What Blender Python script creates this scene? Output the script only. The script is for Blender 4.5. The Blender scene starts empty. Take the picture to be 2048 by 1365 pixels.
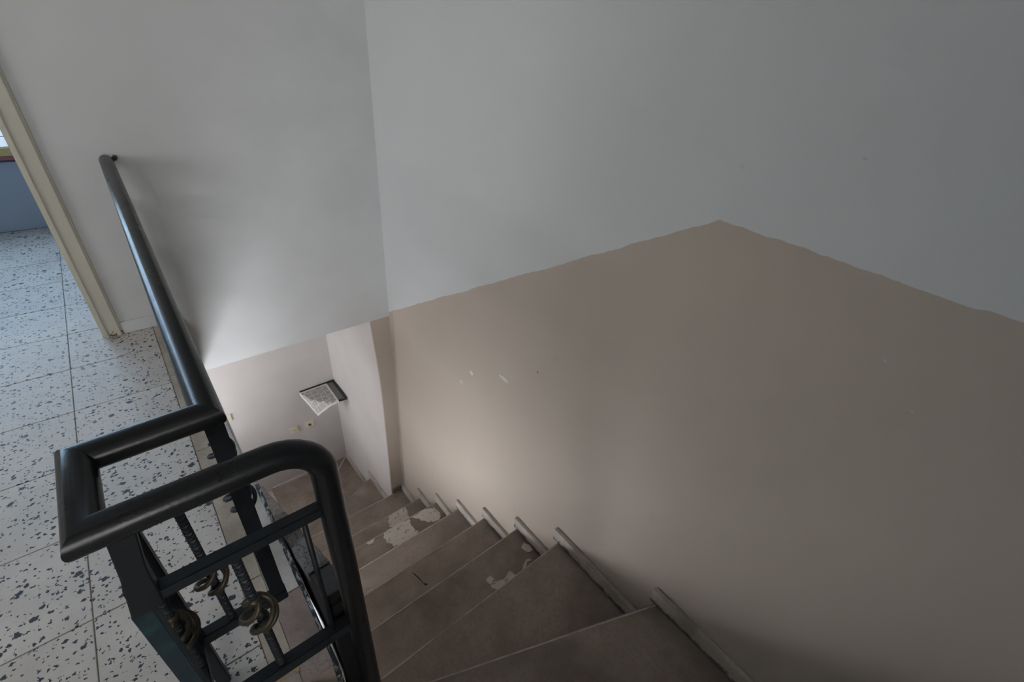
import bpy, bmesh, math, random
from mathutils import Vector, Matrix
from mathutils.geometry import tessellate_polygon
random.seed(7)
SC = bpy.context.scene
COL = SC.collection

# ------------------------------------------------------------------ camera
cam_d = bpy.data.cameras.new('camera')
cam_d.sensor_width = 36.0
cam_d.lens = 921.28 / 2048 * 36
cam_d.clip_start = 0.02
cam = bpy.data.objects.new('camera', cam_d)
COL.objects.link(cam)
RIGHT = Vector((0.770073, -0.632754, 0.081294))
DOWN = Vector((-0.303364, -0.475304, -0.825867))
FWD = Vector((0.561211, 0.611316, -0.557974))
M = Matrix.Identity(4)
for i, ax in enumerate((RIGHT, -DOWN, -FWD)):
    for j in range(3):
        M[j][i] = ax[j]
M.translation = Vector((0, 0, 1.5))
cam.matrix_world = M
SC.camera = cam

# ------------------------------------------------------------------ world
w = bpy.data.worlds.new('sky')
SC.world = w
w.use_nodes = True
bg = w.node_tree.nodes['Background']
bg.inputs[0].default_value = (0.50, 0.70, 1.0, 1)
bg.inputs[1].default_value = 0.9

# ------------------------------------------------------------------ daylight at the windows and an added fill
def window_light(name, loc, direction, sx, sy, power, color):
    d = bpy.data.lights.new(name, 'AREA')
    d.shape = 'RECTANGLE'
    d.size = sx
    d.size_y = sy
    d.energy = power
    d.color = color
    o = bpy.data.objects.new(name, d)
    COL.objects.link(o)
    o.location = loc
    o.rotation_euler = Vector(direction).to_track_quat('-Z', 'Y').to_euler()
    return o
window_light('daylight_upper_hall', (-3.14, 1.4, 1.55), (1, 0, 0), 1.4, 1.1, 33, (1.0, 0.985, 0.955))
window_light('daylight_hall_front', (-0.78, -2.36, 1.55), (0, 1, 0), 0.75, 1.1, 30, (1.0, 0.985, 0.955))
window_light('daylight_door_room', (-1.1, 4.60, 1.35), (0, -1, 0), 1.5, 1.5, 26, (0.52, 0.75, 1.0))
window_light('daylight_lower_hall', (-0.40, 1.80, -1.38), (0.35, 0.4, 0.85), 0.90, 0.11, 48, (0.92, 0.945, 1.0))
window_light('fill_lower_hall_far', (-0.44, 3.65, -1.50), (1, 0, 0), 0.5, 0.9, 9, (0.96, 0.96, 1.0))  # added light, brightens the left part of the lower far wall
SC.cycles.max_bounces = 5
SC.cycles.diffuse_bounces = 3
SC.cycles.glossy_bounces = 3
SC.cycles.transparent_max_bounces = 6
SC.cycles.use_denoising = True
SC.cycles.use_adaptive_sampling = True
SC.cycles.adaptive_threshold = 0.1
SC.cycles.adaptive_min_samples = 12
SC.cycles.use_light_tree = False

SC.view_settings.view_transform = 'Standard'
SC.view_settings.look = 'None'
SC.view_settings.gamma = 1.0
SC.view_settings.use_curve_mapping = False
SC.view_settings.exposure = 0.0

# ------------------------------------------------------------------ helpers
def bm_new():
    return bmesh.new()

def bx(bm, x0, x1, y0, y1, z0, z1):
    v = [bm.verts.new(p) for p in ((x0, y0, z0), (x1, y0, z0), (x1, y1, z0), (x0, y1, z0),
                                   (x0, y0, z1), (x1, y0, z1), (x1, y1, z1), (x0, y1, z1))]
    for f in ((3, 2, 1, 0), (4, 5, 6, 7), (0, 1, 5, 4), (1, 2, 6, 5), (2, 3, 7, 6), (3, 0, 4, 7)):
        bm.faces.new([v[i] for i in f])
    return bm

def box(x0, x1, y0, y1, z0, z1, bevel=0.0):
    bm = bx(bm_new(), x0, x1, y0, y1, z0, z1)
    if bevel:
        bmesh.ops.bevel(bm, geom=list(bm.edges), offset=bevel, segments=2, affect='EDGES')
    return bm

def prism(poly, z0, z1, bevel=0.0):
    bm = bm_new()
    a = sum(poly[i][0] * poly[(i + 1) % len(poly)][1] - poly[(i + 1) % len(poly)][0] * poly[i][1] for i in range(len(poly)))
    if a < 0:
        poly = poly[::-1]
    lo = [bm.verts.new((p[0], p[1], z0)) for p in poly]
    hi = [bm.verts.new((p[0], p[1], z1)) for p in poly]
    bm.faces.new(lo[::-1])
    bm.faces.new(hi)
    n = len(poly)
    for i in range(n):
        bm.faces.new((lo[i], lo[(i + 1) % n], hi[(i + 1) % n], hi[i]))
    if bevel:
        bmesh.ops.bevel(bm, geom=list(bm.edges), offset=bevel, segments=1, affect='EDGES')
    return bm

def obj(name, bm, mat, parent=None, smooth=False):
    me = bpy.data.meshes.new(name)
    bmesh.ops.recalc_face_normals(bm, faces=bm.faces)
    bm.to_mesh(me)
    bm.free()
    if smooth:
        for p in me.polygons:
            p.use_smooth = True
    if mat:
        me.materials.append(mat)
    o = bpy.data.objects.new(name, me)
    COL.objects.link(o)
    if parent:
        o.parent = parent
        o.matrix_parent_inverse = Matrix.Translation(-parent.location)
    return o

def thing(name, loc, label, cat, group=None):
    o = bpy.data.objects.new(name, None)
    o.empty_display_size = 0.1
    COL.objects.link(o)
    o.location = loc
    tag(o, label, cat, group)
    return o

def tag(o, label, cat, group=None):
    o['label'] = label
    o['category'] = cat
    if group:
        o['group'] = group
    return o

def struct(name, bm, mat, label=None):
    o = obj(name, bm, mat)
    o['kind'] = 'structure'
    if label:
        o['label'] = label
    return o

def mitre_tube(pts, r, n=24, cap=True):
    bm = bm_new()
    pts = [Vector(p) for p in pts]
    d0 = (pts[1] - pts[0]).normalized()
    up = Vector((0, 0, 1)) if abs(d0.z) < 0.9 else Vector((1, 0, 0))
    a = d0.cross(up).normalized()
    b = d0.cross(a).normalized()
    offs = [(a * math.cos(2 * math.pi * k / n) + b * math.sin(2 * math.pi * k / n)) * r for k in range(n)]
    rings = []
    rr = r if not callable(r) else r
    for i, p in enumerate(pts):
        if i == 0 or i == len(pts) - 1:
            ring = [bm.verts.new(p + o) for o in offs]
        else:
            da = (p - pts[i - 1]).normalized()
            db = (pts[i + 1] - p).normalized()
            t = (da + db).normalized()
            ring = []
            new = []
            for o in offs:
                q = o - da * (o.dot(t) / da.dot(t))
                ring.append(bm.verts.new(p + q))
                new.append(q - db * q.dot(db))
            offs = new
        rings.append(ring)
    for i in range(len(rings) - 1):
        for k in range(n):
            bm.faces.new((rings[i][k], rings[i][(k + 1) % n], rings[i + 1][(k + 1) % n], rings[i + 1][k]))
    if cap:
        bm.faces.new(rings[0][::-1])
        bm.faces.new(rings[-1])
    return bm

def twisted_bar(x, y, z0, z1, half, pitch, n_per=10):
    """square bar along z, twisted"""
    bm = bm_new()
    L = z1 - z0
    n = max(4, int(L / pitch * n_per))
    rings = []
    for i in range(n + 1):
        t = i / n
        a = 2 * math.pi * (L * t) / pitch / 1.0
        ring = []
        for k in range(4):
            b = a + math.pi / 4 + k * math.pi / 2
            ring.append(bm.verts.new((x + half * 1.414 * math.cos(b), y + half * 1.414 * math.sin(b), z0 + L * t)))
        rings.append(ring)
    for i in range(n):
        for k in range(4):
            bm.faces.new((rings[i][k], rings[i][(k + 1) % 4], rings[i + 1][(k + 1) % 4], rings[i + 1][k]))
    bm.faces.new(rings[0][::-1])
    bm.faces.new(rings[-1])
    return bm

def basket(x, y, zc, R=0.031, h=0.105, wire=0.0062, phase=0.0):
    """four round wires bulging round the bar in a helix"""
    bm = bm_new()
    for q in range(3):
        pts = []
        for i in range(21):
            t = i / 20
            rad = 0.006 + (R - 0.006) * math.sin(math.pi * t) ** 0.8 if 0 < t < 1 else 0.006
            a = phase + q * math.pi * 2 / 3 + 2 * math.pi * 0.8 * t
            pts.append((x + rad * math.cos(a), y + rad * math.sin(a), zc + (t - 0.5) * h))
        tb = mitre_tube(pts, wire, 7)
        me = bpy.data.meshes.new('tmp')
        tb.to_mesh(me)
        tb.free()
        bm.from_mesh(me)
        bpy.data.meshes.remove(me)
    for zz in (zc - h / 2, zc + h / 2):
        bmesh.ops.create_cone(bm, cap_ends=True, segments=12, radius1=0.013, radius2=0.013, depth=0.014,
                              matrix=Matrix.Translation((x, y, zz)))
    return bm

# ------------------------------------------------------------------ materials
def mat(name, base=(0.5, 0.5, 0.5), rough=0.6, metallic=0.0, spec=0.5):
    m = bpy.data.materials.new(name)
    m.use_nodes = True
    p = m.node_tree.nodes['Principled BSDF']
    p.inputs['Base Color'].default_value = (*base, 1)
    p.inputs['Roughness'].default_value = rough
    p.inputs['Metallic'].default_value = metallic
    p.inputs['Specular IOR Level'].default_value = spec
    return m

class NT:
    """small node helper bound to one material"""
    def __init__(s, m):
        s.t = m.node_tree
        s.p = s.t.nodes['Principled BSDF']
        s.geo = None
    def n(s, kind, **kw):
        nd = s.t.nodes.new(kind)
        for k, v in kw.items():
            setattr(nd, k, v)
        return nd
    def link(s, a, b):
        s.t.links.new(a, b)
    def pos(s, random_offset=False):
        g = s.n('ShaderNodeNewGeometry').outputs['Position']
        if random_offset:
            oi = s.n('ShaderNodeObjectInfo').outputs['Random']
            mu = s.math('MULTIPLY', oi, 37.0)
            c = s.n('ShaderNodeCombineXYZ')
            s.link(mu, c.inputs[0]); s.link(mu, c.inputs[1])
            v = s.n('ShaderNodeVectorMath', operation='ADD')
            s.link(g, v.inputs[0]); s.link(c.outputs[0], v.inputs[1])
            return v.outputs[0]
        return g
    def scale(s, vec, sc):
        v = s.n('ShaderNodeVectorMath', operation='MULTIPLY')
        s.link(vec, v.inputs[0])
        v.inputs[1].default_value = sc
        return v.outputs[0]
    def noise(s, vec, scale, detail=3, rough=0.55, dist=0.0):
        nd = s.n('ShaderNodeTexNoise')
        nd.inputs['Scale'].default_value = scale
        nd.inputs['Detail'].default_value = detail
        nd.inputs['Roughness'].default_value = rough
        nd.inputs['Distortion'].default_value = dist
        s.link(vec, nd.inputs['Vector'])
        return nd
    def math(s, op, a, b=None, c=None, clamp=False):
        nd = s.n('ShaderNodeMath', operation=op)
        nd.use_clamp = clamp
        for i, v in enumerate((a, b, c)):
            if v is None:
                continue
            if isinstance(v, (int, float)):
                nd.inputs[i].default_value = v
            else:
                s.link(v, nd.inputs[i])
        return nd.outputs[0]
    def ramp(s, fac, stops):
        nd = s.n('ShaderNodeValToRGB')
        el = nd.color_ramp.elements
        while len(el) > 1:
            el.remove(el[-1])
        el[0].position = stops[0][0]
        el[0].color = (*stops[0][1], 1)
        for ps, c in stops[1:]:
            e = el.new(ps)
            e.color = (*c, 1)
        s.link(fac, nd.inputs[0])
        return nd.outputs[0]
    def mix(s, fac, a, b, blend='MIX'):
        nd = s.n('ShaderNodeMix', data_type='RGBA', blend_type=blend)
        for idx, v in ((0, fac), (6, a), (7, b)):
            if isinstance(v, (int, float)):
                nd.inputs[idx].default_value = v
            elif isinstance(v, tuple):
                nd.inputs[idx].default_value = (*v, 1)
            else:
                s.link(v, nd.inputs[idx])
        return nd.outputs[2]
    def step(s, v, lo, hi):
        nd = s.n('ShaderNodeMapRange', interpolation_type='SMOOTHSTEP')
        nd.inputs[1].default_value = lo
        nd.inputs[2].default_value = hi
        s.link(v, nd.inputs[0])
        return nd.outputs[0]
    def color(s, c):
        s.link(c, s.p.inputs['Base Color'])
    def bump(s, h, strength, dist=0.002):
        b = s.n('ShaderNodeBump')
        b.inputs['Strength'].default_value = strength
        b.inputs['Distance'].default_value = dist
        s.link(h, b.inputs['Height'])
        s.link(b.outputs[0], s.p.inputs['Normal'])
    def rough(s, v):
        s.link(v, s.p.inputs['Roughness'])

WHITE = (0.60, 0.605, 0.60)
DADO = (0.475, 0.408, 0.342)

def plaster(name, c, var=0.05):
    m = mat(name, c, 0.75, spec=0.25)
    t = NT(m)
    p = t.pos()
    n1 = t.noise(p, 1.6, 4)
    n2 = t.noise(p, 90, 3)
    t.color(t.mix(t.step(n1.outputs[0], 0.3, 0.7), tuple(x * (1 - var) for x in c), tuple(min(1, x * (1 + var)) for x in c)))
    t.bump(n2.outputs[0], 0.12, 0.002)
    return m

M_WHITE = plaster('white_plaster', WHITE)
M_LOWER = plaster('warm_white_plaster', (0.61, 0.575, 0.55))
M_DADO = plaster('beige_dado_plaster', DADO)
M_CEIL = plaster('ceiling_plaster', (0.68, 0.68, 0.67))

def stair_wall_material():
    m = mat('two_tone_stair_wall', WHITE, 0.72, spec=0.25)
    t = NT(m)
    p = t.pos()
    sep = t.n('ShaderNodeSeparateXYZ')
    t.link(p, sep.inputs[0])
    y, z = sep.outputs[1], sep.outputs[2]
    drop = t.math('MULTIPLY', t.math('MAXIMUM', t.math('SUBTRACT', y, 0.595), 0.0), 0.645)
    line = t.math('SUBTRACT', 1.099, drop)
    wob = t.noise(t.scale(p, (0, 1, 0)), 4.5, 3, 0.6)
    wob2 = t.noise(t.scale(p, (0, 1, 0)), 26, 2, 0.5)
    line = t.math('ADD', line, t.math('MULTIPLY', t.math('SUBTRACT', wob.outputs[0], 0.5), 0.030))
    line = t.math('ADD', line, t.math('MULTIPLY', t.math('SUBTRACT', wob2.outputs[0], 0.5), 0.008))
    above = t.step(t.math('SUBTRACT', z, line), -0.0015, 0.0015)
    n1 = t.noise(p, 1.4, 4)
    n3 = t.noise(p, 6, 5, 0.65)
    wcol = t.mix(n1.outputs[0], tuple(x * 0.95 for x in WHITE), tuple(x * 1.05 for x in WHITE))
    dcol = t.mix(n1.outputs[0], tuple(x * 0.95 for x in DADO), tuple(x * 1.05 for x in DADO))
    dirt = t.step(n3.outputs[0], 0.62, 0.82)
    dcol = t.mix(t.math('MULTIPLY', dirt, 0.22), dcol, (0.26, 0.22, 0.19))
    col = t.mix(above, dcol, wcol)
    # scraped spots where the white undercoat shows
    for yy, zz, ry, rz, c in ((1.751, -0.221, 0.016, 0.014, (0.66, 0.63, 0.60)), (1.847, -0.356, 0.006, 0.016, (0.60, 0.57, 0.54)),
                              (1.862, -0.360, 0.004, 0.012, (0.60, 0.57, 0.54)),
                              (1.46, -0.067, 0.040, 0.011, (0.62, 0.59, 0.56)), (1.217, 0.136, 0.006, 0.006, (0.20, 0.17, 0.15)),
                              (0.323, 1.327, 0.005, 0.002, (0.50, 0.48, 0.45)), (0.088, 0.912, 0.004, 0.004, (0.55, 0.5, 0.46)),
                              (-0.012, 0.824, 0.004, 0.003, (0.55, 0.5, 0.46)), (0.585, 1.25, 0.008, 0.008, (0.575, 0.56, 0.54))):
        a = t.math('DIVIDE', t.math('SUBTRACT', y, yy), ry)
        b = t.math('DIVIDE', t.math('SUBTRACT', z, zz), rz)
        r = t.math('ADD', t.math('MULTIPLY', a, a), t.math('MULTIPLY', b, b))
        r = t.math('ADD', r, t.math('MULTIPLY', t.math('SUBTRACT', wob2.outputs[0], 0.5), 1.2))
        mk = t.math('SUBTRACT', 1.0, t.step(r, 0.75, 1.2))
        col = t.mix(mk, col, c)
    t.color(col)
    hb = t.math('ADD', t.noise(p, 90, 3).outputs[0], t.math('MULTIPLY', above, -1.5))
    t.bump(hb, 0.12, 0.002)
    return m
M_STAIRWALL = stair_wall_material()

def terrazzo(name, base, chip, scale=32.0):
    m = mat(name, base, 0.42, spec=0.45)
    t = NT(m)
    p = t.pos(True)
    warp = t.noise(p, 110, 1)
    pv = t.n('ShaderNodeVectorMath', operation='ADD')
    t.link(p, pv.inputs[0])
    t.link(t.scale(warp.outputs['Color'], (0.016, 0.016, 0.0)), pv.inputs[1])
    col = None
    masks = []
    for sc, keep, size in ((scale, 0.90, 0.34), (scale * 1.9, 0.76, 0.40), (scale * 3.4, 0.74, 0.42)):
        v = t.n('ShaderNodeTexVoronoi', voronoi_dimensions='2D')
        v.inputs['Scale'].default_value = sc
        t.link(t.scale(pv.outputs[0], (0.92, 1.1, 1)), v.inputs['Vector'])
        sp = t.n('ShaderNodeSeparateColor')
        t.link(v.outputs['Color'], sp.inputs[0])
        on = t.math('GREATER_THAN', sp.outputs[0], keep)
        rad = t.math('MULTIPLY', sp.outputs[1], size)
        near = t.math('SUBTRACT', 1.0, t.step(t.math('SUBTRACT', v.outputs['Distance'], rad), -0.02, 0.04))
        masks.append(t.math('MULTIPLY', on, near))
    chips = t.math('MAXIMUM', t.math('MAXIMUM', masks[0], masks[1]), masks[2])
    cloud = t.noise(p, 5, 5, 0.6)
    fine = t.noise(p, 70, 3, 0.6)
    c0 = t.mix(t.step(cloud.outputs[0], 0.35, 0.7), tuple(x * 0.90 for x in base), tuple(x * 1.07 for x in base))
    c0 = t.mix(t.math('MULTIPLY', t.step(fine.outputs[0], 0.55, 0.75), 0.18), c0, tuple(x * 0.6 for x in base))
    grime = t.noise(t.pos(), 2.3, 5, 0.6)
    c0 = t.mix(t.math('MULTIPLY', t.step(grime.outputs[0], 0.56, 0.78), 0.40), c0, (0.30, 0.25, 0.19))
    t.color(t.mix(chips, c0, chip))
    t.rough(t.math('ADD', 0.36, t.math('MULTIPLY', cloud.outputs[0], 0.25)))
    t.bump(fine.outputs[0], 0.08, 0.001)
    return m
M_TERR = terrazzo('terrazzo_blue_chips', (0.52, 0.49, 0.46), (0.030, 0.034, 0.047))
M_TERR_LOW = terrazzo('terrazzo_lower_floor', (0.62, 0.58, 0.54), (0.12, 0.12, 0.14))
M_GROUT = plaster('floor_grout', (0.33, 0.285, 0.23), 0.2)

def stone(name, c, vein, rough=0.5, sc=3.0, vamt=0.5, random_off=True):
    m = mat(name, c, rough, spec=0.4)
    t = NT(m)
    p = t.pos(random_off)
    n1 = t.noise(p, sc, 6, 0.62, 0.2)
    n2 = t.noise(p, sc * 4, 5, 0.65, 0.3)
    n3 = t.noise(p, sc * 22, 4, 0.7)
    col = t.mix(t.step(n1.outputs[0], 0.32, 0.68), tuple(x * 0.70 for x in c), (c[0] * 1.22, c[1] * 1.24, c[2] * 1.28))
    v = t.math('ABSOLUTE', t.math('SUBTRACT', n2.outputs[0], 0.5))
    veins = t.math('SUBTRACT', 1.0, t.step(v, 0.0, 0.035))
    patch = t.step(n1.outputs[0], 0.50, 0.62)
    col = t.mix(t.math('MULTIPLY', t.math('MULTIPLY', veins, patch), vamt), col, vein)
    col = t.mix(t.math('MULTIPLY', t.step(n3.outputs[0], 0.45, 0.75), 0.42), col, tuple(x * 0.55 for x in c))
    t.color(col)
    t.rough(t.math('ADD', rough - 0.1, t.math('MULTIPLY', n2.outputs[0], 0.25)))
    t.bump(n3.outputs[0], 0.15, 0.001)
    return m
M_MARBLE = stone('brown_grey_marble', (0.28, 0.224, 0.184), (0.075, 0.06, 0.056), 0.5, 3.0, 0.22)
M_SKIRT = stone('cream_skirting_marble', (0.47, 0.415, 0.355), (0.30, 0.25, 0.2), 0.55, 4, 0.3)
M_BORDER = stone('sandy_border_stone', (0.40, 0.34, 0.275), (0.28, 0.22, 0.16), 0.6, 4, 0.4)
M_PALE = stone('pale_edge_stone', (0.50, 0.48, 0.44), (0.36, 0.33, 0.3), 0.6, 4, 0.3)
M_PINK = stone('pinkish_marble_strip', (0.30, 0.235, 0.21), (0.17, 0.13, 0.12), 0.5, 5, 0.5)
M_NOSE = stone('worn_pale_nosing', (0.47, 0.40, 0.345), (0.28, 0.23, 0.2), 0.6, 9, 0.5)
M_RISER = stone('riser_marble', (0.22, 0.18, 0.155), (0.1, 0.08, 0.07), 0.5)

def skirting_dirty():
    """cream marble with broken, blackened mortar along its foot"""
    m = M_SKIRT.copy()
    m.name = 'cream_skirting_dirty_foot'
    t = NT(m)
    old = t.p.inputs['Base Color'].links[0].from_socket
    tc = t.n('ShaderNodeTexCoord')
    sep = t.n('ShaderNodeSeparateXYZ')
    t.link(tc.outputs['Object'], sep.inputs[0])
    n = t.noise(t.pos(), 22, 5, 0.7)
    h = t.math('ADD', sep.outputs[2], t.math('MULTIPLY', t.math('SUBTRACT', n.outputs[0], 0.5), 0.09))
    mk = t.math('SUBTRACT', 1.0, t.step(h, 0.012, 0.030))
    t.color(t.mix(t.math('MULTIPLY', mk, 0.85), old, (0.085, 0.068, 0.062)))
    return m
M_SKIRT_D = skirting_dirty()

def painted_metal(name, c, patina, amount, rough=0.38):
    m = mat(name, c, rough, 0.0, 0.35)
    t = NT(m)
    p = t.pos()
    n1 = t.noise(p, 14, 6, 0.65)
    n2 = t.noise(p, 120, 4, 0.6)
    col = t.mix(t.math('MULTIPLY', t.step(n1.outputs[0], 0.52, 0.72), amount), c, patina)
    col = t.mix(t.math('MULTIPLY', t.step(n2.outputs[0], 0.6, 0.75), 0.3), col, tuple(x * 1.8 for x in c))
    t.color(col)
    t.rough(t.math('ADD', rough - 0.08, t.math('MULTIPLY', n1.outputs[0], 0.22)))
    t.bump(n2.outputs[0], 0.25, 0.0012)
    return m
M_PIPE = painted_metal('black_pipe_paint', (0.0055, 0.0062, 0.0072), (0.011, 0.013, 0.015), 0.5, 0.27)
M_IRON = painted_metal('black_blue_iron', (0.0065, 0.0095, 0.013), (0.014, 0.036, 0.042), 0.5, 0.45)
M_PATINA = painted_metal('teal_worn_iron', (0.013, 0.026, 0.036), (0.022, 0.085, 0.085), 0.7, 0.5)
M_BRONZE = painted_metal('bronze_wire', (0.065, 0.052, 0.034), (0.03, 0.028, 0.024), 0.6, 0.42)
M_BRONZE.node_tree.nodes['Principled BSDF'].inputs['Metallic'].default_value = 0.5

def charred():
    m = mat('weathered_black_wood', (0.05, 0.048, 0.048), 0.7, spec=0.3)
    t = NT(m)
    p = t.pos()
    g = t.noise(t.scale(p, (60, 5, 5)), 1.0, 6, 0.65, 1.5)
    cr = t.n('ShaderNodeTexVoronoi', feature='DISTANCE_TO_EDGE')
    cr.inputs['Scale'].default_value = 1.0
    wv = t.n('ShaderNodeVectorMath', operation='ADD')
    t.link(t.scale(p, (42, 10, 10)), wv.inputs[0])
    t.link(t.scale(t.noise(p, 30, 3).outputs['Color'], (1.2, 1.2, 1.2)), wv.inputs[1])
    t.link(wv.outputs[0], cr.inputs['Vector'])
    line = t.math('SUBTRACT', 1.0, t.step(cr.outputs['Distance'], 0.0, 0.07))
    col = t.mix(g.outputs[0], (0.075, 0.073, 0.073), (0.25, 0.24, 0.235))
    col = t.mix(t.math('MULTIPLY', line, 0.85), col, (0.010, 0.010, 0.011))
    t.color(col)
    t.bump(t.math('SUBTRACT', g.outputs[0], line), 0.5, 0.003)
    return m
M_CHAR = charred()
M_BLACKWOOD = painted_metal('black_painted_wood', (0.007, 0.0068, 0.0072), (0.02, 0.018, 0.018), 0.4, 0.6)

def peeled():
    m = mat('peeling_black_white_paint', (0.02, 0.02, 0.02), 0.6)
    t = NT(m)
    p = t.pos()
    n = t.noise(t.scale(p, (60, 17, 60)), 1.0, 6, 0.75, 0.8)
    n2 = t.noise(p, 12, 3)
    c = t.ramp(n.outputs[0], [(0.0, (0.012, 0.011, 0.012)), (0.50, (0.018, 0.017, 0.018)), (0.53, (0.20, 0.24, 0.27)), (0.60, (0.42, 0.43, 0.44)), (0.68, (0.55, 0.54, 0.52))])
    c = t.mix(t.math('MULTIPLY', t.step(n2.outputs[0], 0.64, 0.72), 0.5), c, (0.12, 0.05, 0.035))
    t.color(c)
    t.bump(n.outputs[0], 0.6, 0.003)
    return m
M_PEEL = peeled()

M_CREAM = plaster('cream_painted_wood', (0.545, 0.52, 0.44), 0.05)
def casing_worn():
    m = M_CREAM.copy()
    m.name = 'cream_painted_wood_chipped'
    t = NT(m)
    old = t.p.inputs['Base Color'].links[0].from_socket
    p = t.pos()
    sep = t.n('ShaderNodeSeparateXYZ')
    t.link(p, sep.inputs[0])
    n = t.noise(p, 38, 4, 0.65)
    low = t.math('SUBTRACT', 1.0, t.step(sep.outputs[2], 0.01, 0.06))
    mk = t.math('MULTIPLY', t.step(n.outputs[0], 0.56, 0.60), low)
    t.color(t.mix(mk, old, (0.17, 0.085, 0.045)))
    return m
M_CASING = casing_worn()
M_BASEB = plaster('white_gloss_baseboard', (0.60, 0.61, 0.61), 0.04)
M_BLUE = plaster('blue_grey_painted_wall', (0.30, 0.35, 0.42), 0.03)
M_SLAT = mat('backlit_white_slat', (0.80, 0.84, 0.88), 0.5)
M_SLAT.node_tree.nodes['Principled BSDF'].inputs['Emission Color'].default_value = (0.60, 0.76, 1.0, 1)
M_SLAT.node_tree.nodes['Principled BSDF'].inputs['Emission Strength'].default_value = 0.62  # emission put in for daylight shining through the slats
M_BACK = mat('shutter_joint_shadow', (0.06, 0.08, 0.11), 0.6)
M_YELLOW = plaster('yellowed_sill', (0.52, 0.43, 0.20), 0.1)
M_RED = plaster('dull_red_strip', (0.30, 0.13, 0.14), 0.1)
M_DARKSTRIP = plaster('dark_violet_seal', (0.06, 0.05, 0.09), 0.1)
M_FRAMEW = mat('white_window_frame', (0.7, 0.71, 0.72), 0.45)
M_PLATE = plaster('cream_switch_plastic', (0.70, 0.65, 0.50), 0.04)
M_PLATE_D = mat('brown_socket_hole', (0.16, 0.09, 0.03), 0.6)
M_SHELF_RIM = mat('black_shelf_edge', (0.012, 0.014, 0.014), 0.3)
M_SHELF_GL = mat('smoked_glass_plate', (0.17, 0.175, 0.175), 0.15)
def dried_plaster():
    m = mat('dried_white_plaster', (0.58, 0.535, 0.48), 0.8, spec=0.2)
    t = NT(m)
    p = t.pos()
    n1 = t.noise(p, 30, 5, 0.65)
    n2 = t.noise(p, 110, 3, 0.6)
    c = t.mix(n1.outputs[0], (0.50, 0.455, 0.40), (0.68, 0.64, 0.58))
    c = t.mix(t.math('MULTIPLY', t.step(n1.outputs[0], 0.56, 0.62), 0.75), c, (0.25, 0.19, 0.15))
    c = t.mix(t.math('MULTIPLY', t.step(n2.outputs[0], 0.60, 0.68), 0.6), c, (0.30, 0.24, 0.2))
    t.color(c)
    t.bump(n2.outputs[0], 0.6, 0.003)
    return m
M_PLASTERBIT = dried_plaster()
M_STICK = mat('white_plastic_strip', (0.6, 0.57, 0.54), 0.5)
M_RUSTBIT = plaster('yellow_brown_flakes', (0.42, 0.31, 0.15), 0.5)

def glass():
    m = bpy.data.materials.new('window_glass')
    m.use_nodes = True
    t = m.node_tree
    t.nodes.remove(t.nodes['Principled BSDF'])
    out = t.nodes['Material Output']
    a = t.nodes.new('ShaderNodeBsdfTransparent')
    b = t.nodes.new('ShaderNodeBsdfGlossy')
    b.inputs['Roughness'].default_value = 0.03
    mx = t.nodes.new('ShaderNodeMixShader')
    mx.inputs[0].default_value = 0.07
    t.links.new(a.outputs[0], mx.inputs[1])
    t.links.new(b.outputs[0], mx.inputs[2])
    t.links.new(mx.outputs[0], out.inputs[0])
    return m
M_GLASS = glass()

def lace():
    m = mat('white_crochet_lace', (0.72, 0.70, 0.67), 0.8)
    t = NT(m)
    tc = t.n('ShaderNodeTexCoord').outputs['UV']
    v = t.n('ShaderNodeTexVoronoi', feature='DISTANCE_TO_EDGE', voronoi_dimensions='2D')
    v.inputs['Scale'].default_value = 5.0
    v.inputs['Randomness'].default_value = 0.55
    t.link(tc, v.inputs['Vector'])
    v2 = t.n('ShaderNodeTexVoronoi', feature='DISTANCE_TO_EDGE', voronoi_dimensions='2D')
    v2.inputs['Scale'].default_value = 26.0
    t.link(tc, v2.inputs['Vector'])
    edge = t.math('SUBTRACT', 1.0, t.step(v.outputs['Distance'], 0.02, 0.075))
    mesh_ = t.math('SUBTRACT', 1.0, t.step(v2.outputs['Distance'], 0.06, 0.12))
    sep = t.n('ShaderNodeSeparateXYZ')
    t.link(tc, sep.inputs[0])
    def border(c):
        d = t.math('ABSOLUTE', t.math('SUBTRACT', c, 0.5))
        return t.step(d, 0.425, 0.44)
    bd = t.math('MAXIMUM', border(sep.outputs[0]), border(sep.outputs[1]))
    a = t.math('MAXIMUM', t.math('MAXIMUM', edge, bd), t.math('MULTIPLY', mesh_, 0.8))
    a = t.math('MAXIMUM', a, 0.18)
    t.link(a, t.p.inputs['Alpha'])
    return m
M_LACE = lace()

# ------------------------------------------------------------------ the setting
D = 2.827      # door wall
W = 1.305      # stair wall
S = 1.17       # narrower wall below
F = 4.03       # far wall of the lower hall
ZL = -2.95     # lower floor
ZS = -0.375    # underside of the upper floor
EDGE = 0.067   # edge of the upper floor

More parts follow.
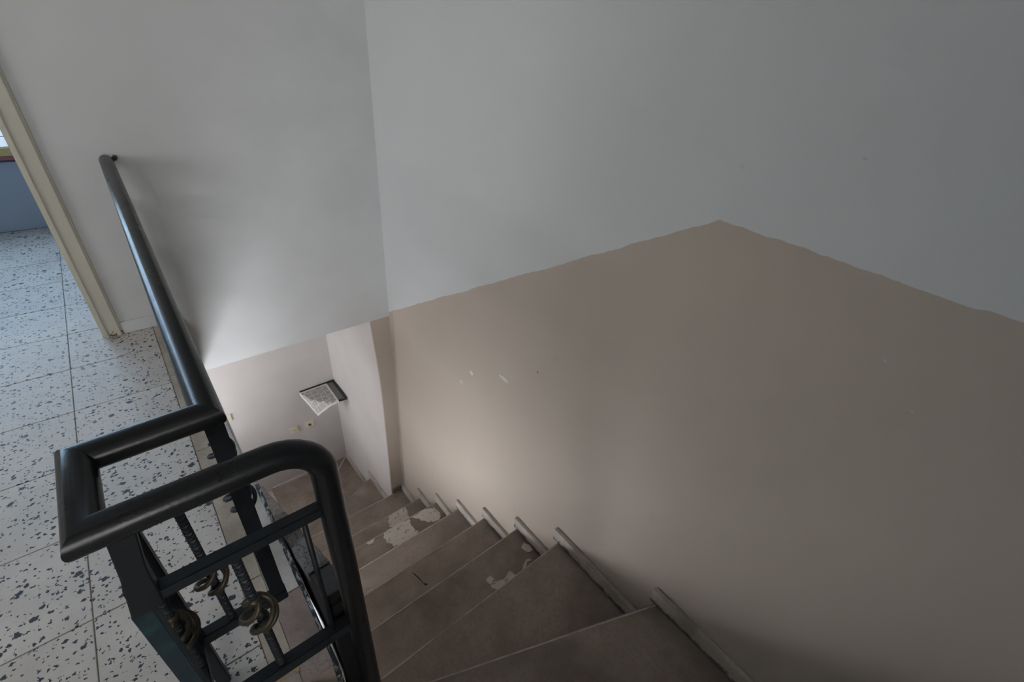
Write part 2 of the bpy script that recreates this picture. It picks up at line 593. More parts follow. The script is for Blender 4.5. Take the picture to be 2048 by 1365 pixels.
# upper floor slab, hall and room behind the door
bm = bm_new()
bx(bm, -3.2, 0.0, -2.4, 0.675, ZS, -0.004)
bx(bm, -3.2, EDGE, 0.675, D + 0.001, ZS, -0.004)
bx(bm, -3.2, 1.5, D + 0.001, 5.0, ZS, -0.004)
floor = struct('floor', bm, M_GROUT, 'terrazzo tiled upper floor')
PT = 0.351
XT = -0.4269
Y0 = 3.2989
tile_me = {}
def tile(x0, x1, y0, y1):
    g = 0.0015
    w_, h_ = round(x1 - x0, 4), round(y1 - y0, 4)
    if (w_, h_) not in tile_me:
        b = box(g - w_ / 2, w_ / 2 - g, g - h_ / 2, h_ / 2 - g, -0.0045, 0.0, 0.0012)
        me = bpy.data.meshes.new('floor_tile')
        b.to_mesh(me)
        b.free()
        me.materials.append(M_TERR)
        tile_me[(w_, h_)] = me
    o = bpy.data.objects.new('floor_tile', tile_me[(w_, h_)])
    COL.objects.link(o)
    o.parent = floor
    o.location = ((x0 + x1) / 2, (y0 + y1) / 2, random.uniform(-0.0004, 0.0004))
    o.rotation_euler = (0, 0, random.choice((0, math.pi)))
rows = [Y0 + 4 * PT - i * PT for i in range(0, 21)]
cols = [XT + PT - i * PT for i in range(0, 9)]
for i in range(len(rows) - 1):
    for j in range(len(cols) - 1):
        y1_, y0_ = rows[i], rows[i + 1]
        x1_, x0_ = cols[j], cols[j + 1]
        if j == 0:
            x1_ = -0.0757
        if y0_ < -2.4 or x0_ < -3.2:
            continue
        tile(x0_, x1_, y0_, y1_)
# strips along the open edge
ys = [-1.6, -0.9, -0.25, 0.40, 1.05, 1.72, 2.30, D - 0.002]
for a, b in zip(ys[:-1], ys[1:]):
    obj('border_strip', box(-0.0745, -0.0165, a + 0.001, b - 0.001, -0.004, 0.0, 0.001), M_BORDER, floor)
obj('edge_strip', box(EDGE - 0.003, EDGE + 0.002, 1.421, D - 0.002, -0.02, 0.001, 0.001), M_PALE, floor)
for a, b in ((0.942, 1.58), (1.58, 2.22), (2.22, D - 0.002)):
    obj('edge_strip', box(-0.0155, EDGE - 0.004, a + 0.001, b - 0.001, -0.004, 0.001, 0.001), M_PALE, floor)
obj('edge_strip', box(-0.0155, EDGE + 0.008, 0.668, 0.940, -0.02, 0.002, 0.002), M_PINK, floor)
obj('edge_strip', box(-0.0155, -0.001, -1.6, 0.667, -0.004, 0.001, 0.001), M_PALE, floor)
et = obj('edge_lip', box(EDGE - 0.005, EDGE + 0.009, 0.66, 1.42, -0.14, 0.003, 0.002), M_PEEL, floor)
et['label'] = 'slab edge with peeling black and white paint'

# door wall with its doorway
bm = bm_new()
bx(bm, -0.285, 1.5, D, D + 0.16, ZS, 2.8)
bx(bm, -3.2, -1.20, D, D + 0.16, ZS, 2.8)
bx(bm, -1.20, -0.285, D, D + 0.16, 2.10, 2.8)
struct('wall_back', bm, M_WHITE, 'white plastered wall beside the doorway')
# stair wall, two tone
struct('wall_right', box(W, 1.5, -2.4, D, -3.3, 2.8), M_STAIRWALL, 'tall stair wall, white above a sloping beige dado')
# jog of the stair wall below the door wall: beige return and narrower white wall
bm = bm_new()
prof = [(1.153, ZS), (1.160, -0.50), (1.176, -0.75), (1.188, -1.00), (1.192, -1.30), (1.191, -1.9), (1.189, -2.5), (1.189, -3.2), (1.5, -3.2), (1.5, ZS)]
lo = [bm.verts.new((x, D, z)) for x, z in prof]
hi = [bm.verts.new((x, D + 0.02, z)) for x, z in prof]
bm.faces.new(lo); bm.faces.new(hi[::-1])
for i in range(len(prof)):
    bm.faces.new((lo[i], lo[(i + 1) % len(prof)], hi[(i + 1) % len(prof)], hi[i]))
struct('trim_1', bm, M_DADO, 'narrow beige return of the stair wall under the upper wall')
bm = bm_new()
prof2 = [(x - 0.0, z) for x, z in prof]
lo = [bm.verts.new((x, D + 0.02, z)) for x, z in prof2]
hi = [bm.verts.new((x if i > 7 else S + (x - 1.189) * 0.0, F + 0.15, z)) for i, (x, z) in enumerate(prof2)]
bm.faces.new(lo); bm.faces.new(hi[::-1])
for i in range(len(prof2)):
    bm.faces.new((lo[i], lo[(i + 1) % len(prof2)], hi[(i + 1) % len(prof2)], hi[i]))
struct('wall_right_lower', bm, M_LOWER, 'warm white side wall of the lower stairs')
struct('wall_back_lower', box(-0.6, 1.5, F, F + 0.15, -3.3, ZS), M_LOWER, 'warm white far wall of the lower hall')
bm = bm_new()                                      # lower hall left wall with a low window and the added fill window's opening
bx(bm, -0.60, -0.46, -2.4, 1.34, -3.3, ZS)
bx(bm, -0.60, -0.46, 2.26, 3.37, -3.3, ZS)
bx(bm, -0.60, -0.46, 3.93, F, -3.3, ZS)
bx(bm, -0.60, -0.46, 3.37, 3.93, -1.04, ZS)
bx(bm, -0.60, -0.46, 3.37, 3.93, -3.3, -1.96)
bx(bm, -0.60, -0.46, 1.34, 2.26, -1.16, ZS)
bx(bm, -0.60, -0.46, 1.34, 2.26, -3.3, -1.60)
struct('wall_left_lower', bm, M_LOWER)
struct('wall_front_lower', box(-0.6, 1.5, -2.55, -2.4, -3.3, ZS), M_LOWER)
fl = struct('floor_lower', box(-0.6, 1.5, -2.4, F, -3.3, ZL - 0.012), M_TERR_LOW, 'pale terrazzo floor of the lower hall')
# upper hall: left wall with window, wall behind, ceiling
bm = bm_new()
bx(bm, -3.35, -3.2, -2.4, 0.65, 0, 2.8)
bx(bm, -3.35, -3.2, 2.15, 5.0, 0, 2.8)
bx(bm, -3.35, -3.2, 0.65, 2.15, 2.15, 2.8)
bx(bm, -3.35, -3.2, 0.65, 2.15, 0.0, 0.95)
struct('wall_left', bm, M_WHITE)
bm = bm_new()
bx(bm, -3.35, -1.17, -2.55, -2.4, ZS, 2.8)
bx(bm, -0.38, 1.5, -2.55, -2.4, ZS, 2.8)
bx(bm, -1.17, -0.38, -2.55, -2.4, ZS, 0.95)
bx(bm, -1.17, -0.38, -2.55, -2.4, 2.15, 2.8)
struct('wall_front', bm, M_WHITE)
struct('wall_light_block_stairwell', box(0.18, W, -0.75, -0.62, -0.288, 2.8), M_WHITE)  # added wall out of view, keeps front light off the near stair wall
struct('wall_light_block_left', box(-1.35, -1.2, -2.4, 1.00, 0.0, 2.8), M_WHITE)  # added unseen partition, dims window light towards the near stair wall
struct('ceiling', box(-3.35, 1.5, -2.55, 5.0, 2.8, 2.95), M_CEIL)
# room behind the door
bm = bm_new()
bx(bm, -3.2, 1.5, 4.71, 4.86, 0, 0.47)
bx(bm, -3.2, -2.2, 4.71, 4.86, 0.47, 2.8)
bx(bm, -0.32, 1.5, 4.71, 4.86, 0.47, 2.8)
bx(bm, -2.2, -0.32, 4.71, 4.86, 2.2, 2.8)
struct('wall_back_room', bm, M_BLUE, 'blue grey wall of the room behind the doorway')
struct('wall_right_room', box(-0.02, 0.1, D + 0.16, 4.71, 0, 2.8), M_WHITE)

def window(name, axis, c, a0, a1, z0, z1, mullions, label):
    o = bpy.data.objects.new(name, None)
    COL.objects.link(o)
    if axis == 'x':
        o.location = (c, (a0 + a1) / 2, z0)
    else:
        o.location = ((a0 + a1) / 2, c, z0)
    o['kind'] = 'structure'
    o['label'] = label
    def b(u0, u1, w0, w1, t=0.03):
        if axis == 'x':
            return box(c - t, c + t, u0, u1, w0, w1, 0.003)
        return box(u0, u1, c - t, c + t, w0, w1, 0.003)
    for u0, u1, w0, w1 in ((a0, a1, z0, z0 + 0.05), (a0, a1, z1 - 0.05, z1), (a0, a0 + 0.05, z0 + 0.05, z1 - 0.05), (a1 - 0.05, a1, z0 + 0.05, z1 - 0.05)):
        obj('frame_bar', b(u0, u1, w0, w1), M_FRAMEW, o)
    for k in range(1, mullions + 1):
        u = a0 + (a1 - a0) * k / (mullions + 1)
        obj('mullion', b(u - 0.02, u + 0.02, z0 + 0.05, z1 - 0.05, 0.025), M_FRAMEW, o)
    obj('pane', b(a0 + 0.05, a1 - 0.05, z0 + 0.05, z1 - 0.05, 0.003), M_GLASS, o)
    return o
window('window_1', 'x', -3.28, 0.65, 2.15, 0.95, 2.15, 1, 'hall window in the left wall')
w2 = window('window_2', 'y', 4.79, -2.2, -0.32, 0.545, 2.2, 1, 'window with white slats in the room behind the doorway')
window('window_3', 'x', -0.53, 1.34, 2.26, -1.60, -1.16, 0, 'window of the lower hall under the upper floor')
window('window_lower_fill', 'x', -0.53, 3.37, 3.93, -1.96, -1.04, 0, 'added unseen window brightening the far wall of the lower hall')  # added opening for the fill light
window('window_4', 'y', -2.47, -1.17, -0.38, 0.95, 2.15, 1, 'hall window in the wall behind')
# sill bands and slats of the doorway room's window
obj('sill_board', box(-2.2, -0.30, 4.685, 4.76, 0.512, 0.560, 0.003), M_YELLOW, w2)
obj('sill_band', box(-2.2, -0.30, 4.690, 4.76, 0.485, 0.511, 0.002), M_RED, w2)
obj('seal_strip', box(-2.2, -0.30, 4.695, 4.76, 0.472, 0.4845, 0.001), M_DARKSTRIP, w2)
obj('slat_shadow_back', box(-2.18, -0.34, 4.750, 4.756, 0.561, 2.18), M_BACK, w2)  # dark sheet behind the slats draws their joints and shadow lines
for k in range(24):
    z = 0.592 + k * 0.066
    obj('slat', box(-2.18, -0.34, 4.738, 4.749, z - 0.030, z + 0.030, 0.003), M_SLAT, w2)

# door frame
door = bpy.data.objects.new('door_1', None)
COL.objects.link(door)
door.location = (-0.28, D, 0)
door['kind'] = 'structure'
door['label'] = 'cream painted door frame with chipped foot'
def board(x0, x1, y0, y1, z0, z1, bv=0.004, nm='casing_board', m=M_CASING):
    obj(nm, box(x0, x1, y0, y1, z0, z1, bv), m, door)
board(-0.268, -0.208, D - 0.020, D, 0.0, 2.16)
board(-0.212, -0.201, D - 0.010, D, 0.0, 2.16, 0.002, 'casing_bead')
board(-0.286, -0.266, D - 0.012, D + 0.17, 0.0, 2.10, 0.003, 'door_lining')
board(-0.274, -0.262, D - 0.026, D - 0.006, 0.0, 2.12, 0.003, 'casing_bead')
board(-1.20, -0.286, D - 0.012, D + 0.17, 2.08, 2.10, 0.003, 'door_lining')
board(-1.28, -0.208, D - 0.020, D, 2.10, 2.16)
board(-1.20, -1.185, D - 0.012, D + 0.17, 0.0, 2.08, 0.003, 'door_lining')
board(-1.28, -1.20, D - 0.020, D, 0.0, 2.10)

bb = struct('baseboard_back', box(-0.2005, EDGE, D - 0.012, D, 0.0, 0.066, 0.003), M_BASEB, 'white baseboard between the door frame and the stairwell')
struct('baseboard_back_lower', box(0.33, 0.98, F - 0.012, F, ZL, ZL + 0.045, 0.003), M_LOWER)

# ------------------------------------------------------------------ stairs
st = thing('staircase', (0.7, 1.8, ZL), 'brown marble stairs winding down between the railing and the two-tone wall', 'staircase')
XL = 0.100
N8 = lambda x: 0.745 + (x - 0.1) * (0.293 - 0.745) / 1.205
N9 = lambda x: 0.66 - (x - 0.1) * 1.22 / 1.205
N0 = lambda x: 3.33 + (x - 1.17) * 0.36
steps = [   # front line at XL, front line at wall, z
    (8, -0.566, N8(XL), N8(W)), (7, -0.827, 0.868, 0.868), (6, -1.088, 1.189, 1.189), (5, -1.348, 1.510, 1.510),
    (4, -1.609, 1.831, 1.831), (3, -1.870, 2.152, 2.152), (2, -2.130, 2.443, 2.443), (1, -2.390, 2.822, 2.815)]
TH = 0.032
poly9 = [(0.0005, 0.66), (XL, 0.66), (W - 0.001, N9(W)), (W - 0.001, -2.39), (0.0005, -2.39)]
obj('tread', prism(poly9, -0.290 - TH, -0.290, 0.003), M_MARBLE, st)
obj('riser', prism([(XL, 0.64), (W - 0.001, N9(W) - 0.02), (W - 0.001, N9(W) - 0.045), (XL, 0.615)], -0.566, -0.290 - TH), M_RISER, st)
prevL, prevR, prevz = N9(XL), N9(W), -0.290
for k, z, fl_, fr in steps:
    pl = [(XL, fl_), (W - 0.001, fr), (W - 0.001, prevR - 0.03), (XL, prevL - 0.03)]
    obj('tread', prism(pl, z - TH, z, 0.003), M_MARBLE, st)
    obj('nosing_edge', prism([(XL + 0.002, fl_ + 0.0003), (W - 0.018, fr + 0.0003), (W - 0.018, fr - 0.0065), (XL + 0.002, fl_ - 0.0065)], z - 0.012, z + 0.0008), M_NOSE, st)
    nz = {8: -0.827, 7: -1.088, 6: -1.348, 5: -1.609, 4: -1.870, 3: -2.130, 2: -2.390, 1: -2.650}[k]
    obj('riser', prism([(XL, fl_ - 0.018), (W - 0.001, fr - 0.018), (W - 0.001, fr - 0.040), (XL, fl_ - 0.040)], nz, z - TH), M_RISER, st)
    prevL, prevR, prevz = fl_, fr, z
obj('tread', prism([(XL, N0(XL)), (1.176, N0(1.176)), (1.185, 2.85), (1.185, 2.785), (XL, 2.785)], -2.650 - TH, -2.650, 0.003), M_MARBLE, st)
obj('riser', prism([(XL, N0(XL) - 0.018), (1.176, N0(1.176) - 0.018), (1.176, N0(1.176) - 0.04), (XL, N0(XL) - 0.04)], ZL, -2.650 - TH), M_RISER, st)
obj('landing_slab', prism([(0.315, 2.86), (1.176, 3.2), (1.168, F - 0.001), (0.315, F - 0.001)], ZL - 0.0115, ZL + 0.004, 0.002), M_MARBLE, st)
# sloping underside
bm = bm_new()
ub = [(0.6, -0.98), (0.868, -1.1), (2.8, -2.70), (3.1, -2.94), (2.6, -2.94), (0.6, -1.25)]
lo = [bm.verts.new((XL + 0.01, a, b)) for a, b in ub]
hi = [bm.verts.new((W - 0.002, a, b)) for a, b in ub]
bm.faces.new(lo); bm.faces.new(hi[::-1])
for i in range(len(ub)):
    bm.faces.new((lo[i], lo[(i + 1) % len(ub)], hi[(i + 1) % len(ub)], hi[i]))
obj('underside', bm, M_LOWER, st)

# skirting tiles, one to each step
def skirt(y0, y1, z, x=W, h=0.088, m=M_SKIRT_D, back=True, th=0.021):
    b = box(x - th, x - 0.0004, y0 - y0, y1 - y0, 0, h, 0.003)
    o = obj('skirting_tile', b, m, None, False)
    o.parent = st
    o.location = Vector((0, y0, z)) - st.location
    return o
sk = [(8, -0.566, -0.56, 0.325), (7, -0.827, 0.30, 0.905), (6, -1.088, 0.875, 1.215), (5, -1.348, 1.195, 1.535),
      (4, -1.609, 1.515, 1.856), (3, -1.870, 1.836, 2.178), (2, -2.130, 2.157, 2.49), (1, -2.390, 2.455, D - 0.002)]
for k, z, a, b in sk:
    skirt(a, b, z + 0.0005, m=M_SKIRT_D if k > 3 else M_SKIRT)
obj('skirting_tile', box(1.193, W - 0.017, D - 0.016, D - 0.0005, -2.3895, -2.335, 0.002), M_RISER, st)
for y0_, y1_, z in ((D + 0.005, 3.36, -2.6495), (3.30, F - 0.005, ZL + 0.0045)):
    def sx(y): return 1.189 + (y - D) * (S - 1.189) / (F + 0.15 - D)
    obj('skirting_tile', prism([(sx(y0_) - 0.0006, y0_), (sx(y1_) - 0.0006, y1_), (sx(y1_) - 0.016, y1_), (sx(y0_) - 0.016, y0_)], z, z + 0.09, 0.002), M_SKIRT, st)

# ------------------------------------------------------------------ metal railing on the upper floor
rl = thing('metal_railing', (-0.18, 0.72, 0), 'black pipe railing with a boxed end and twisted balusters round the stair opening', 'railing')
ZR = 0.87
XR = 0.003
YA, YC = 0.808, 0.638
XB, XD = -0.182, 0.140
RP = 0.0255
pts = [(XR, 2.785, ZR), (XR, YA, ZR), (XB, YA - 0.002, ZR), (XB + 0.002, YC, ZR)]
bendr = 0.085
pts.append((XD - bendr, YC, ZR))
for i in range(1, 9):
    a = math.pi / 2 * i / 8
    pts.append((XD - bendr + bendr * math.sin(a), YC, ZR - bendr + bendr * math.cos(a)))
pts.append((XD + 0.006, YC, -0.5655))
pipe = obj('handrail_pipe', mitre_tube(pts, RP, 28), M_PIPE, rl, True)
# keep the mitred corners crisp
me = pipe.data
me.set_sharp_from_angle(angle=math.radians(35))
bm = bm_new()                     # rounded far end of the pipe and its stub in the wall
bmesh.ops.create_uvsphere(bm, u_segments=20, v_segments=12, radius=RP, matrix=Matrix.Translation((XR, 2.785, ZR)))
obj('pipe_end', bm, M_PIPE, rl, True)
obj('wall_stub', mitre_tube([(XR + 0.018, 2.775, ZR + 0.004), (XR + 0.034, 2.80, ZR + 0.006), (XR + 0.036, D - 0.0005, ZR + 0.006)], 0.009, 12), M_PIPE, rl, True)
def bar(x0, x1, y0, y1, z0, z1, nm='bar', m=M_IRON, bv=0.002):
    return obj(nm, box(x0, x1, y0, y1, z0, z1, bv), m, rl)
# front panel
bar(XB + 0.004, XD - 0.022, YC - 0.012, YC + 0.012, 0.676, 0.702, 'top_bar')
bar(XB + 0.004, XD - 0.018, YC - 0.014, YC + 0.014, 0.205, 0.243, 'bottom_bar')
# back panel of the box
bar(XB + 0.01, XR + 0.02, YA - 0.011, YA + 0.009, 0.676, 0.702, 'top_bar')
bar(XB + 0.01, XR + 0.0215, YA - 0.0135, YA + 0.0135, 0.215, 0.250, 'bottom_bar')
# left panel of the box
bar(XB - 0.008, XB + 0.012, YC + 0.013, YA - 0.013, 0.676, 0.702, 'top_bar')
bar(XB - 0.008, XB + 0.012, YC + 0.013, YA - 0.013, 0.205, 0.240, 'bottom_bar')
# posts
bar(-0.0105, 0.0225, YA - 0.013, YA + 0.013, 0.2501, 0.85, 'post')
bar(XB - 0.009, XB + 0.020, YC - 0.0145, YC + 0.0125, 0.0, 0.672, 'post', M_PATINA)
bar(XB - 0.008, XB + 0.020, YA - 0.0125, YA + 0.0125, 0.0, 0.675, 'post')
bar(-0.0105, 0.0165, 2.755, 2.785, 0.0005, 0.85, 'post')
# slanted neck from the front post up to the pipe
bm = bm_new()
secs = [(-0.168, 0.668, 0.0225, 0.016), (-0.158, 0.768, 0.0165, 0.015), (-0.147, 0.852, 0.0175, 0.015)]
rings = []
for cx, z, hw, hd in secs:
    rings.append([bm.verts.new(p) for p in ((cx - hw, YC - hd, z), (cx + hw, YC - hd, z), (cx + hw, YC + hd, z), (cx - hw, YC + hd, z))])
for i in range(2):
    for k in range(4):
        bm.faces.new((rings[i][k], rings[i][(k + 1) % 4], rings[i + 1][(k + 1) % 4], rings[i + 1][k]))
bm.faces.new(rings[0][::-1]); bm.faces.new(rings[-1])
bmesh.ops.bevel(bm, geom=list(bm.edges), offset=0.002, segments=1, affect='EDGES')
obj('post_neck', bm, M_IRON, rl)
# long panel along the floor edge
bar(XR - 0.009, XR + 0.013, YA + 0.014, 2.754, 0.676, 0.702, 'top_bar')
bar(XR - 0.010, XR + 0.015, YA + 0.014, 2.754, 0.215, 0.250, 'bottom_bar')
# thin rod next to the vertical pipe
obj('thin_rod', mitre_tube([(0.083, YC, 0.2435), (0.084, YC, 0.6755)], 0.0055, 12), M_IRON, rl, True)
# twisted balusters, each with its basket of bent wires
def baluster(x, y, z0, z1, zc, R=0.031, phase=0.0, wm=M_BRONZE):
    b = obj('baluster', twisted_bar(x, y, z0, z1, 0.0068, 0.050), M_IRON, rl)
    obj('basket', basket(x, y, zc, R, 0.105, 0.0058, phase), wm, b, True)
    return b
def fix_parent(b):
    for c in b.children:
        c.matrix_parent_inverse = Matrix.Identity(4)
fix = []
fix.append(baluster(-0.038, YC, 0.2435, 0.6755, 0.474, 0.032, 0.4))
fix.append(baluster(-0.100, YA, 0.2505, 0.6755, 0.432, 0.032, 1.1))
fix.append(baluster(XB + 0.004, (YA + YC) / 2 + 0.02, 0.2405, 0.6755, 0.405, 0.031, 2.0))
y = 0.985
i = 0
while y < 2.7:
    fix.append(baluster(XR + 0.002, y, 0.2505, 0.6755, 0.44, 0.033, 0.7 * i, M_IRON))
    y += 0.19
    i += 1
for b in fix:
    fix_parent(b)

# ------------------------------------------------------------------ sloping wooden handrail of the flight below
hr = thing('wooden_stair_handrail', (0.115, 1.5, -0.9), 'weathered charcoal wooden handrail board sloping down beside the marble stairs', 'handrail')
PZ = lambda y: 0.888 - 0.82 * y
def sloped(x0, x1, y0, y1, t0, t1, bv=0.003):
    """board parallel to the flight, between t0 and t1 above the handrail line"""
    bm = bm_new()
    v = []
    for yy in (y0, y1):
        for x, t in ((x0, t0), (x1, t0), (x1, t1), (x0, t1)):
            v.append(bm.verts.new((x, yy, PZ(yy) + t)))
    for f in ((0, 1, 2, 3), (7, 6, 5, 4), (0, 4, 5, 1), (1, 5, 6, 2), (2, 6, 7, 3), (3, 7, 4, 0)):
        bm.faces.new([v[i] for i in f])
    if bv:
        bmesh.ops.bevel(bm, geom=list(bm.edges), offset=bv, segments=1, affect='EDGES')
    return bm
obj('rail_board', sloped(0.085, 0.147, 0.832, 2.42, -0.040, 0.0), M_CHAR, hr)
obj('rail_end', sloped(0.086, 0.146, 0.668, 0.829, -0.044, -0.006), M_BLACKWOOD, hr)
for a, b in ((0.668, 0.86), (0.96, 1.015), (1.11, 1.30), (1.36, 2.42)):
    obj('spacer', sloped(0.094, 0.112, a, b, -0.062, -0.0405, 0.001), M_BLACKWOOD, hr)
obj('side_panel', sloped(0.090, 0.116, 0.668, 2.42, -0.30, -0.0625, 0.002), M_BLACKWOOD, hr)
obj('side_panel', sloped(0.092, 0.114, 0.668, 2.42, -0.56, -0.305, 0.002), M_BLACKWOOD, hr)
obj('end_board', box(0.087, 0.150, 0.666, 0.700, -0.5655, PZ(0.68) - 0.045, 0.002), M_BLACKWOOD, hr)
for yy, z in ((0.84, -0.566), (1.50, -1.088), (2.12, -1.609)):
    z_ = {0.84: -0.827, 1.50: -1.348, 2.12: -1.870}[yy]
    obj('post', box(0.1005, 0.130, yy - 0.015, yy + 0.015, z_ + 0.0002, PZ(yy) - 0.06, 0.002), M_BLACKWOOD, hr)

# ------------------------------------------------------------------ corner shelf with its doily
ZSH = -1.75
cx_, cy_, RS = 1.1685, F - 0.001, 0.352
sh = thing('corner_shelf', (1.0, 3.9, ZSH - 0.03), 'small quarter-round black-edged corner shelf on the lower wall', 'shelf')
def quarter(r, n=24):
    return [(cx_, cy_)] + [(cx_ - r * math.cos(a), cy_ - r * math.sin(a)) for a in [math.pi / 2 * i / n for i in range(n + 1)]]
obj('plate', prism([(x - 0.012 if x == cx_ else x, y - 0.012 if y == cy_ else y) for x, y in quarter(RS - 0.014)], ZSH - 0.012, ZSH - 0.001), M_SHELF_GL, sh)
bm = bm_new()
q = quarter(RS)
bx(bm, cx_ - RS, cx_ - 0.020, cy_ - 0.020, cy_, ZSH - 0.020, ZSH + 0.006)
bx(bm, cx_ - 0.022, cx_, cy_ - RS, cy_, ZSH - 0.020, ZSH + 0.006)
outer, inner = q[1:], quarter(RS - 0.016)[1:]
n = len(outer)
for z0_, z1_ in ((ZSH - 0.020, ZSH + 0.0),):
    a = [bm.verts.new((x, y, z0_)) for x, y in outer]
    b = [bm.verts.new((x, y, z1_)) for x, y in outer]
    c = [bm.verts.new((x, y, z0_)) for x, y in inner]
    d = [bm.verts.new((x, y, z1_)) for x, y in inner]
    for i in range(n - 1):
        bm.faces.new((a[i], a[i + 1], b[i + 1], b[i]))
        bm.faces.new((c[i + 1], c[i], d[i], d[i + 1]))
        bm.faces.new((b[i], b[i + 1], d[i + 1], d[i]))
        bm.faces.new((a[i + 1], a[i], c[i], c[i + 1]))
obj('rim', bm, M_SHELF_RIM, sh)

me = bpy.data.meshes.new('lace_doily')
bm = bm_new()
uvl = bm.loops.layers.uv.new('UVMap')
NU = 40
grid = []
for i in range(NU + 1):
    row = []
    for j in range(NU + 1):
        u, v = i / NU, j / NU
        x = 0.792 + u * 0.293
        y = F - 0.030 - v * 0.345
        dx, dy = cx_ - x, cy_ - y
        r = math.hypot(dx, dy)
        z = ZSH + 0.0075
        if r > RS + 0.004:
            ex = r - RS - 0.004
            k = (RS + 0.004 + 0.30 * ex) / r
            x, y = cx_ - dx * k, cy_ - dy * k
            z -= ex * 0.93
            z += 0.003 * math.sin(18 * math.atan2(dy, dx))
        else:
            z += 0.0012 * math.sin(23 * u + 3 * v) * math.sin(19 * v)
        row.append((bm.verts.new((x, y, z)), (u, v)))
    grid.append(row)
for i in range(NU):
    for j in range(NU):
        qd = (grid[i][j], grid[i][j + 1], grid[i + 1][j + 1], grid[i + 1][j])
        f = bm.faces.new([q_[0] for q_ in qd])
        for lp, q_ in zip(f.loops, qd):
            lp[uvl].uv = q_[1]
dl = obj('lace_doily', bm, M_LACE, None, True)
sol = dl.modifiers.new('thickness', 'SOLIDIFY')
sol.thickness = 0.002
tag(dl, 'white crochet lace doily hanging over the edge of the corner shelf', 'doily')

# ------------------------------------------------------------------ sockets and switch on the lower far wall
def wall_plate(x, z, label, hole, w_=0.092, h_=0.082, name='wall_socket', cat='socket'):
    t = thing(name, (x, F - 0.0003, z - h_ / 2), label, cat)
    obj('plate', box(x - w_ / 2, x + w_ / 2, F - 0.011, F - 0.0005, z - h_ / 2, z + h_ / 2, 0.003), M_PLATE, t)
    if hole == 'round':
        bm = bm_new()
        bmesh.ops.create_cone(bm, cap_ends=True, segments=20, radius1=0.016, radius2=0.014, depth=0.004,
                              matrix=Matrix.Translation((x, F - 0.0125, z - 0.004)) @ Matrix.Rotation(math.pi / 2, 4, 'X'))
        obj('socket_hole', bm, M_PLATE_D, t)
    elif hole == 'dot':
        obj('rocker', box(x - 0.028, x + 0.028, F - 0.0135, F - 0.0111, z - 0.026, z + 0.026, 0.001), M_PLATE, t)
        bm = bm_new()
        bmesh.ops.create_cone(bm, cap_ends=True, segments=12, radius1=0.005, radius2=0.005, depth=0.002,
                              matrix=Matrix.Translation((x, F - 0.0146, z)) @ Matrix.Rotation(math.pi / 2, 4, 'X'))
        obj('indicator', bm, M_PLATE_D, t)
    return t
wall_plate(0.680, -2.215, 'cream wall plate with a tiny centre dot, left of the two under the shelf', 'dot')
wall_plate(0.842, -2.220, 'cream wall socket with a brown round hole, right of the two under the shelf', 'round')
wall_plate(0.139, -1.762, 'cream wall plate half hidden behind the end of the black handrail', 'dot', name='light_switch', cat='switch')

# ------------------------------------------------------------------ dried plaster on the treads, loose strip, flakes
def blob(poly, z, name, label, cat, m=M_PLASTERBIT, h=0.003, sub=3, jit=0.012, group=None):
    P = [Vector((p[0], p[1])) for p in poly]
    for _ in range(sub):
        Q = []
        for i in range(len(P)):
            a, b = P[i], P[(i + 1) % len(P)]
            Q.append(a)
            Q.append((a + b) / 2 + Vector((random.uniform(-jit, jit), random.uniform(-jit, jit))))
        P = Q
        jit *= 0.5
    if sum(P[i].x * P[(i + 1) % len(P)].y - P[(i + 1) % len(P)].x * P[i].y for i in range(len(P))) < 0:
        P = P[::-1]
    bm = bm_new()
    lo = [bm.verts.new((p.x, p.y, z + 0.0003)) for p in P]
    hi = [bm.verts.new((p.x, p.y, z + h)) for p in P]
    for tri in tessellate_polygon([[Vector((p.x, p.y, 0)) for p in P]]):
        for vs in (lo, hi):
            try:
                bm.faces.new([vs[i] for i in tri])
            except ValueError:
                pass
    for i in range(len(P)):
        bm.faces.new((lo[i], lo[(i + 1) % len(P)], hi[(i + 1) % len(P)], hi[i]))
    o = obj(name, bm, m)
    tag(o, label, cat, group)
    return o
A_ = [(0.801, 2.145), (0.874, 2.148), (0.936, 2.149), (1.027, 2.142), (1.009, 2.076), (1.033, 1.997), (1.001, 1.974), (0.936, 1.978), (0.904, 1.987), (0.861, 1.974), (0.812, 1.994), (0.801, 2.041), (0.788, 2.072)]
B_ = [(0.967, 2.432), (1.042, 2.436), (1.135, 2.432), (1.101, 2.311), (1.012, 2.308), (0.932, 2.333), (0.943, 2.392)]
C_ = [(1.035, 2.148), (1.174, 2.147), (1.246, 2.113), (1.258, 2.046), (1.211, 1.991), (1.146, 2.015), (1.107, 2.059), (1.09, 2.096)]
D_ = [(0.66, 2.148), (0.726, 2.145), (0.699, 2.116), (0.666, 2.119)]
E_ = [(0.948, 1.049), (0.972, 1.048), (0.983, 1.023), (0.981, 1.003), (1.031, 0.987), (1.081, 1.005), (1.094, 0.978), (1.091, 0.962), (1.014, 0.946), (0.96, 0.956), (0.94, 0.994), (0.939, 1.028)]
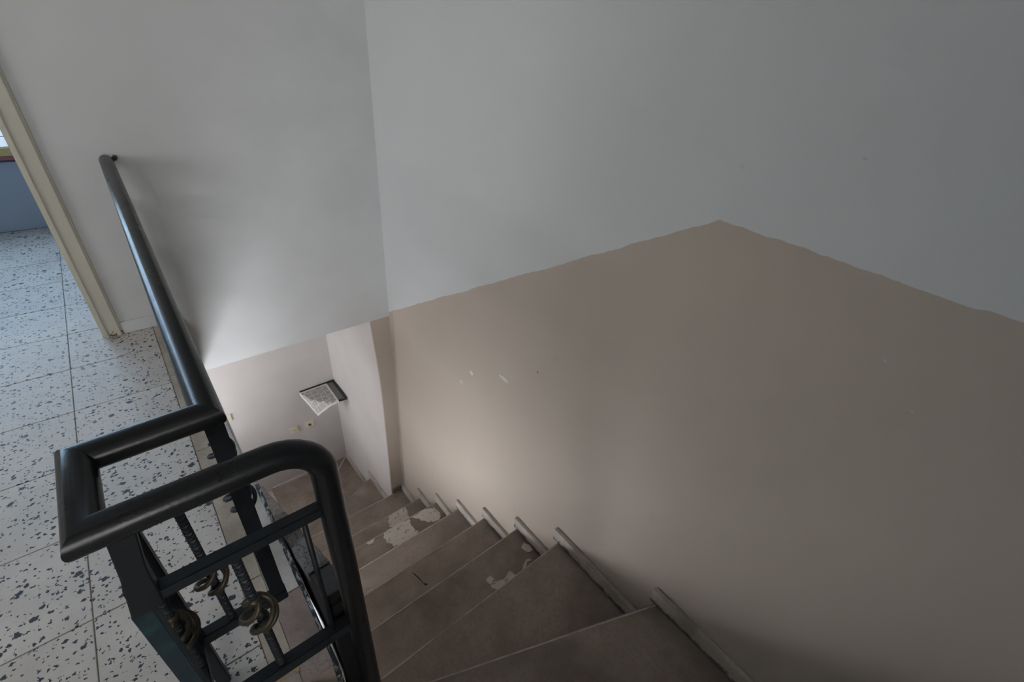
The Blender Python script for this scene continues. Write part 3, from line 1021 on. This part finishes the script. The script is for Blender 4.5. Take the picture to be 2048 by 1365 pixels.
F_ = [(1.138, 0.96), (1.170, 0.985), (1.205, 1.000), (1.228, 0.988), (1.222, 0.972), (1.196, 0.984), (1.165, 0.955)]
blob(A_, -1.870, 'plaster_residue', 'largest white crusty plaster patch in the middle of a brown stair tread', 'plaster')
blob(B_, -2.130, 'plaster_residue', 'smooth white plaster patch on the lowest of the stained treads', 'plaster')
blob(C_, -1.870, 'plaster_residue', 'rounded pale plaster patch beside the skirting, right of the largest patch', 'plaster')
blob(D_, -1.870, 'plaster_residue', 'tiny white plaster scrap left of the largest patch', 'plaster', jit=0.005)
blob(E_, -1.088, 'plaster_residue', 'bean-shaped cream plaster lump at the edge of a nearer tread', 'plaster', jit=0.003)
blob(F_, -1.088, 'plaster_residue', 'thin curved plaster trail right of the bean-shaped lump', 'plaster', jit=0.002)
blob([(1.225, 1.07), (1.265, 1.09), (1.283, 1.06), (1.275, 1.02), (1.24, 1.03)], -1.088, 'plaster_residue', 'small plaster crumb patch at the skirting behind the thin trail', 'plaster', jit=0.005)
b = box(-0.005, 0.005, 0, 0.215, 0, 0.004, 0.001)
o = obj('loose_strip', b, M_STICK)
o.location = (1.005, 3.885, ZL + 0.0045)
o.rotation_euler = (0, 0, math.radians(-46))
tag(o, 'thin white strip lying on the lower landing in the corner', 'strip')
for i, (x, y, s) in enumerate(((-0.060, 0.735, 0.020), (-0.036, 0.742, 0.016), (-0.045, 0.770, 0.012), (-0.085, 0.725, 0.014), (-0.020, 0.720, 0.013))):
    poly = [(x + s * random.uniform(0.6, 1.1) * math.cos(a), y + s * random.uniform(0.6, 1.1) * math.sin(a)) for a in [k * math.pi / 3.5 for k in range(7)]]
    blob(poly, 0.0012, 'plaster_flake', 'yellow-brown loose flake on the floor at the foot of the railing', 'debris', M_RUSTBIT if i % 2 == 0 else M_PLASTERBIT, 0.003, 1, 0.004, 'flakes at the foot of the railing')

obj('crack', prism([(0.689, 1.480), (0.701, 1.436), (0.710, 1.391), (0.717, 1.347), (0.734, 1.340), (0.730, 1.352), (0.717, 1.362), (0.714, 1.395), (0.706, 1.440)], -1.3484, -1.3474), M_BLACKWOOD, st)
